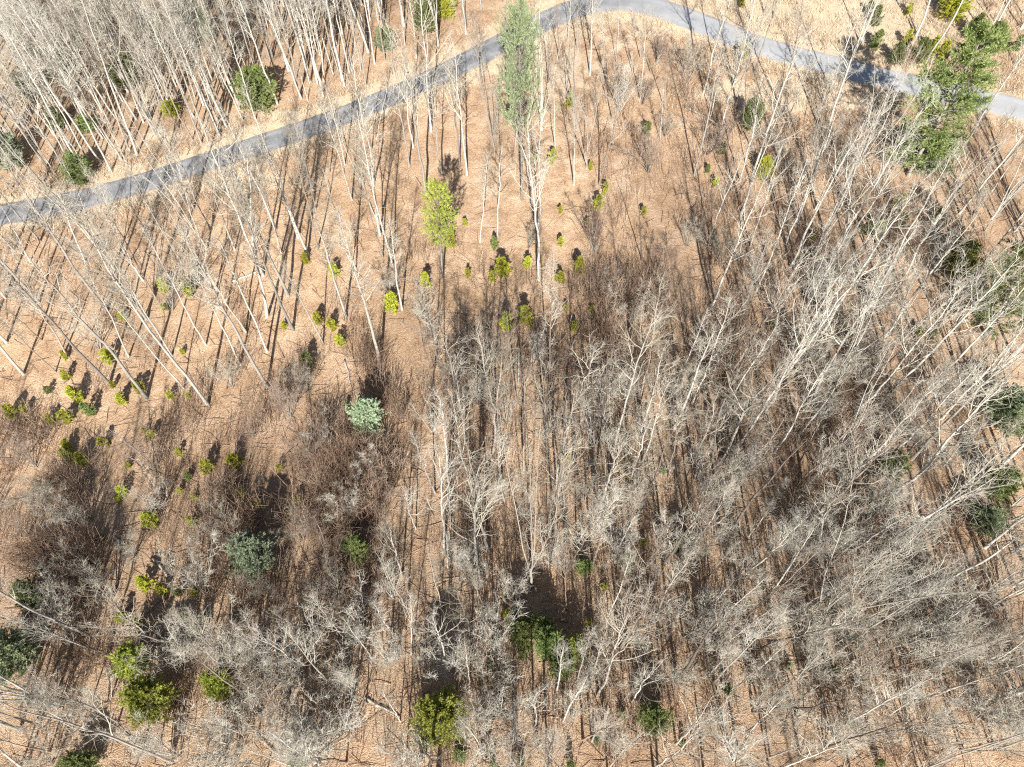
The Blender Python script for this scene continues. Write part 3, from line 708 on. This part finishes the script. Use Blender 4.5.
# evergreens
CON = {}
for k, n in (('tall', 3), ('full', 2), ('bush', 5), ('sap', 6)):
    CON[k] = [conifer(k, 40 + i) for i in range(n)]
CM = {}
def con_mesh(k, i, nm):
    if (k, i, nm) not in CM:
        tb, cb = CON[k][i]
        if k == 'sap':
            bf = Buf(); bf.add(np.concatenate(cb.V), np.concatenate(cb.F), 0); bf.m = [np.concatenate(cb.m)]
            bf.add(np.concatenate(tb.V), np.concatenate(tb.F), 1)
            CM[(k, i, nm)] = bf.mesh('pine_sapling', [M[nm], M['dark']], smooth=False)
        else:
            CM[(k, i, nm)] = (tb.mesh('trunk', [M['grey']]), cb.mesh('crown', [M[nm], M['dark']], smooth=False))
    return CM[(k, i, nm)]
NH = {'tall': 12., 'full': 12., 'bush': 5., 'sap': 2.}
for i, (bx, by, tx, ty, k, nm, wf, lab) in enumerate(BIG):
    b = ground(bx, by); P = tip_of(b, tx, ty); v = P - b
    h = max(1.2, v[2]); lean = np.hypot(v[0], v[1])
    if lean > .15 * h: v[:2] *= .15 * h / lean
    wm = wf * float(np.linalg.norm((b + P) / 2 - CAM)) / F
    if k == 'bush': h = min(max(h, wm * .9), wm * 1.8)
    s = h / NH[k]; tb, cb = con_mesh(k, i % len(CON[k]), nm)
    w = wm / {'tall': 4.6, 'full': 4.5, 'bush': 3.5}[k]
    e = two_part('pine_tree', tb, cb, Vector(b) - Vector((0, 0, .05)), quat_to(v, random.uniform(0, 6.28)), (w, w, s))
    e['label'] = lab; e['category'] = 'pine'; e['group'] = 'evergreen pines scattered through the wood'
for i, (x, y, sz) in enumerate(SAPS):
    b0 = ground(x, y + sz * .35); dist = np.linalg.norm(b0 - CAM)
    hh = max(.5, sz * 1.0 * dist / F / .82)
    nm = 'n_yellow' if (random.random() < (.85 if x < 620 else .5) and y < 640) else 'n_mid'
    e = bpy.data.objects.new('pine_sapling', con_mesh('sap', i % 6, nm)); COL.objects.link(e)
    e.location = Vector(b0) - Vector((0, 0, .04)); s = hh / 2; e.scale = (s * random.uniform(.95, 1.25), s * random.uniform(.95, 1.25), s * random.uniform(.85, 1.1)); e.rotation_euler = (random.gauss(0, .05), random.gauss(0, .05), random.uniform(0, 6.28))
    e['category'] = 'sapling'; e['group'] = 'young pine saplings on the leaf litter'
    ITEMS.append(dict(obj=e, px=x, py=y, look=('tiny' if sz < 10 else 'small' if sz < 16 else 'larger') + (' yellow-green' if nm == 'n_yellow' else ' green'), noun='pine sapling', fixed=None))

# fallen logs
for (a, b, r) in LOGS:
    p = ground(*a); q = ground(*b); k = 7; t = np.linspace(0, 1, k)
    P = p[None] * (1 - t)[:, None] + q[None] * t[:, None]
    P[:, :2] += np.cumsum(RNG.normal(size=(k, 2)) * .05, 0); P[:, 2] = hz(P[:, 0], P[:, 1]) + r * .8
    cen = P.mean(0); bf = Buf(); bf.tubes((P - cen)[None], (np.linspace(1, .6, k) * r)[None], 8)
    n = bf.n; bf.add(np.zeros((0, 3)), np.zeros((0, 4), int))
    V = np.concatenate([(P - cen)[:1], (P - cen)[-1:]])
    bf.V.append(V); bf.n += 2
    f0 = np.array([[n, (j + 1) % 8, j, j] for j in range(8)])[:, :3]; f1 = np.array([[n + 1, (k - 1) * 8 + j, (k - 1) * 8 + (j + 1) % 8] for j in range(8)])
    bf.F.append(f0); bf.m.append(np.zeros(8)); bf.F.append(f1); bf.m.append(np.zeros(8))
    e = bpy.data.objects.new('fallen_log', bf.mesh('fallen_log', [M['pale']])); COL.objects.link(e); e.location = cen
    e['category'] = 'log'; e['group'] = 'fallen logs on the forest floor'
    ITEMS.append(dict(obj=e, px=(a[0] + b[0]) / 2, py=(a[1] + b[1]) / 2, look='pale', noun='fallen log', fixed=None))

# ------------------------------------------------------------------ undergrowth, dry grass and fallen sticks (masses)
BR = [(60,480,60,35,.4),(90,520,70,40,.4),(300,520,60,60,.4),(650,70,40,40,.5),(330,500,85,85,1.0),(60,540,110,60,.75),(170,530,90,60,.75),(640,110,55,60,1.0),(660,230,75,80,.9),(600,340,80,45,.9),(780,270,90,110,.7),(400,390,90,45,.5),
      (530,290,110,50,.35),(60,460,90,40,.45),(740,400,120,60,.5),(250,400,60,50,.7),(860,190,80,50,.5),(690,330,70,60,.8),(800,160,90,50,.5),(880,240,90,60,.4),(450,480,60,60,.35),(120,640,150,60,.10),
      (700,640,260,120,.12),(330,660,160,80,.08),(900,480,140,140,.22),(940,60,100,40,.4),(800,20,180,30,.35),(80,90,150,80,.4),(150,310,130,60,.22)]
def brush_d(px, py):
    return min(1.0, .06 + sum(w * math.exp(-(((px - cx) / rx) ** 2 + ((py - cy) / ry) ** 2)) for cx, cy, rx, ry, w in BR))
PATCH = [(*groundv(np.array([RNG.uniform(0, 1024)]), np.array([RNG.uniform(0, 767)]))[0, :2], RNG.uniform(.7, 2.8)) for _ in range(400)]
PA = np.array(PATCH)
px_, py_, g_, ch_ = scatter(9000, (-20, -15, 1044, 790), brush_d, 2.7, 30000)
pw = np.array([np.exp(-((PA[:, 0] - a_) ** 2 + (PA[:, 1] - b_) ** 2) / PA[:, 2] ** 2).sum() for a_, b_ in g_[:, :2]])
sd_ = np.array([np.min(np.hypot(SA[:, 0] - a_, (SA[:, 1] + 3) - b_)) for a_, b_ in zip(px_, py_)])
keep = (sd_ > 9) & (RNG.random(len(g_)) < np.clip((pw - .45) * 1.1, .035, 1)); g_ = g_[keep][:3100]; ch_ = ch_[keep][:3100]
clumps = np.concatenate([g_, ch_[:, None]], 1)
def make_brush():
    bf = Buf(); n = len(clumps); per = 9
    c = np.repeat(clumps, per, 0); m = len(c)
    o_ = RNG.normal(size=(m, 2)) * .45
    x = c[:, 0] + o_[:, 0]; y = c[:, 1] + o_[:, 1]
    O = np.stack([x, y, hz(x, y) - .03], -1)
    D = np.stack([o_[:, 0] * .35 + RNG.normal(size=m) * .18, o_[:, 1] * .35 + RNG.normal(size=m) * .18, np.ones(m)], -1)
    L = (RNG.uniform(.9, 3.4, m)) * (.55 + .6 * c[:, 3])
    P = grow(RNG, O, D, L, 4, .05, .13); Rr = taper(RNG.uniform(.011, .024, m), 4, .45)
    bf.tubes(P, Rr, 3)
    p, d, r, t, Lp = spawn(RNG, P, Rr, L, 5, .3, 1.0, R(20), R(55))
    L2 = Lp * RNG.uniform(.18, .42, len(p)); bf.tubes(grow(RNG, p, d, L2, 2, .05, .1), taper(np.full(len(p), .0085), 2, .7), 3)
    o = bpy.data.objects.new('undergrowth', bf.mesh('undergrowth', [M['brush']])); COL.objects.link(o)
    o['kind'] = 'stuff'; o['label'] = 'brown leafless brush covering the forest floor'; o['category'] = 'undergrowth'
make_brush()
def make_grass():
    bf = Buf(); m = 16000
    px = RNG.uniform(-10, 1034, m); py = RNG.uniform(-10, 260, m); g = groundv(px, py); rd = road_dist(g[:, 0], g[:, 1])
    by = np.array([beyond_road(a_, b_) for a_, b_ in zip(px, py)])
    w = np.exp(-((rd - 2.2) / 2.0) ** 2) + np.where((px > 600) & by, .8, 0) + .6 * np.exp(-(((px - 235) / 60) ** 2 + ((py - 185) / 18) ** 2)) + .5 * np.exp(-(((px - 780) / 100) ** 2 + ((py - 98) / 22) ** 2))
    pts = g[(rd > 2.2) & (RNG.random(m) < w)][:5000]
    c = np.repeat(np.array(pts), 22, 0); m = len(c)
    o_ = RNG.normal(size=(m, 2)) * .28; x = c[:, 0] + o_[:, 0]; y = c[:, 1] + o_[:, 1]
    p = np.stack([x, y, hz(x, y) - .02], -1)
    d = np.stack([RNG.normal(size=m) * .45, RNG.normal(size=m) * .45, np.ones(m)], -1)
    d = nrm(d) * RNG.uniform(.2, .65, m)[:, None]
    bf.blades(p, d, RNG.uniform(.010, .022, m))
    o = bpy.data.objects.new('dry_grass', bf.mesh('dry_grass', [M['drygrass']], smooth=False)); COL.objects.link(o)
    o['kind'] = 'stuff'; o['label'] = 'pale dry winter grass along the road'; o['category'] = 'grass'
make_grass()
def make_sticks():
    bf = Buf(); m = 5200
    px = RNG.uniform(-10, 1034, m); py = RNG.uniform(20, 780, m)
    g = groundv(px, py); ok = road_dist(g[:, 0], g[:, 1]) > 2.3; g = g[ok]; m = len(g)
    az = RNG.uniform(0, 6.283, m); L = RNG.uniform(.4, 2.4, m) ** 1.1
    t = np.linspace(-.5, .5, 3)
    P = g[:, None, :] + (np.stack([np.cos(az), np.sin(az), np.zeros(m)], -1) * L[:, None])[:, None, :] * t[None, :, None] + RNG.normal(size=(m, 3, 3)) * .05
    P[..., 2] = hz(P[..., 0], P[..., 1]) + .04 + np.abs(RNG.normal(size=(m, 3))) * .06
    bf.tubes(P, taper(RNG.uniform(.012, .035, m), 3, .6), 4)
    o = bpy.data.objects.new('fallen_twigs', bf.mesh('fallen_twigs', [M['brush'], ])); COL.objects.link(o)
    o['kind'] = 'stuff'; o['label'] = 'fallen sticks and twigs littering the forest floor'; o['category'] = 'debris'
make_sticks()

# ------------------------------------------------------------------ labels
LM = [(522,110,'the tall pale top-centre pine'),(437,225,'the lone clearing pine'),(930,110,'the biggest pine'),(258,92,'the round pine above the road'),
 (257,545,'the blue-green pine with black shadow'),(365,417,'the compact blue-green pine'),(437,705,'the broad yellow-green bottom pine'),(531,575,'the five-stemmed tree'),
 (697,727,'the star-shaped crown'),(870,358,'the white tree leaning far right'),(1010,270,'the tall right-edge pine'),(110,384,'the longest left-hand trunk'),
 (548,630,'the green pine group'),(812,625,'the fanned many-limbed tree'),(905,45,'the dark saplings above the road'),(109,655,'the white trunk crossing lower left'),
 (80,167,'the bushy pine near the left edge'),(220,670,'the upright lower-left pine'),(1000,500,'the right-edge pine below middle'),(620,445,'the forked pale tree at centre'),
 (780,115,'the white trunk crossing the road'),(653,712,'the low pine under the star-shaped crown')]
FIX = {(531,588):'white five-stemmed bare tree with wide twiggy crown just below the centre',(676,744):'bare tree with star-shaped radiating crown near the bottom, right of centre',
 (870,358):'white bare tree leaning far right across the leaf floor, right of centre',(110,384):'longest leaning white trunk of the left-hand group, reaching the left edge',
 (812,625):'fanned many-limbed grey tree sweeping to upper right in lower right woods',(109,655):'white trunk lying across the view at lower left, top at left edge',
 (612,458):'forked pale tree with wide crown standing at the centre right',(783,115):'white leaning trunk crossing in front of the road at upper right',
 (208,405):'long white trunk with its foot lowest in the left-hand group',(172,762):'long pale tree reaching from the bottom to the left edge'}
ORD = ['nearest', 'second nearest', 'third nearest', 'fourth nearest', 'fifth nearest', 'sixth nearest', 'seventh nearest', 'eighth nearest', 'ninth nearest', 'tenth nearest', 'eleventh nearest', 'twelfth nearest']
DIR = ['right of', 'lower right of', 'below', 'lower left of', 'left of', 'upper left of', 'above', 'upper right of']
buck = {}
for it in ITEMS:
    fx = FIX.get((it['px'], it['py'])) if it['noun'] in ('bare tree', 'tree') else None
    if fx: it['obj']['label'] = fx; continue
    L = min(LM, key=lambda l: (l[0] - it['px']) ** 2 + (l[1] - it['py']) ** 2)
    dx, dy = it['px'] - L[0], it['py'] - L[1]
    k = int(round(math.atan2(dy, dx) / (math.pi / 4))) % 8
    buck.setdefault((L[2], k, it['noun'], it['look']), []).append((math.hypot(dx, dy), it))
for (ln, k, noun, look), lst in buck.items():
    lst.sort(key=lambda a: a[0])
    for r_, (_, it) in enumerate(lst):
        rk = '' if len(lst) == 1 else ORD[min(r_, 11)] + ' '
        it['obj']['label'] = f"{look} {noun} {rk}{DIR[k]} {ln}"

# ------------------------------------------------------------------ light
EL, AZ = R(33), R(1)         # sun behind the camera; shadows run away from it
sd = bpy.data.lights.new('sun', 'SUN'); so = bpy.data.objects.new('sun', sd); COL.objects.link(so)
sd.energy = 5.0; sd.angle = R(.55); sd.color = (1, .95, .87)
dirv = Vector((math.sin(AZ) * -math.cos(EL), math.cos(EL) * math.cos(AZ), -math.sin(EL)))     # light travels this way
so.rotation_euler = dirv.to_track_quat('-Z', 'Y').to_euler()
w = bpy.data.worlds.new('World'); C.world = w; w.use_nodes = True
nt = w.node_tree; bg = nt.nodes['Background']
sky = nt.nodes.new('ShaderNodeTexSky'); sky.sky_type = 'NISHITA'; sky.sun_disc = False
sky.sun_elevation = EL; sky.sun_rotation = math.atan2(-dirv.x, -dirv.y)
sky.air_density = 1.0; sky.dust_density = .6; sky.ozone_density = 1.0
nt.links.new(sky.outputs[0], bg.inputs[0]); bg.inputs[1].default_value = .05
C.view_settings.view_transform = 'Standard'; C.view_settings.look = 'None'; C.view_settings.gamma = 1
C.view_settings.exposure = 1.24
C.cycles.use_denoising = False
C.cycles.max_bounces = 5; C.cycles.diffuse_bounces = 3; C.cycles.glossy_bounces = 1; C.cycles.transmission_bounces = 2; C.cycles.transparent_max_bounces = 4
C.cycles.use_adaptive_sampling = False
C.cycles.filter_width = 1.2
C.cycles.sample_clamp_indirect = 4
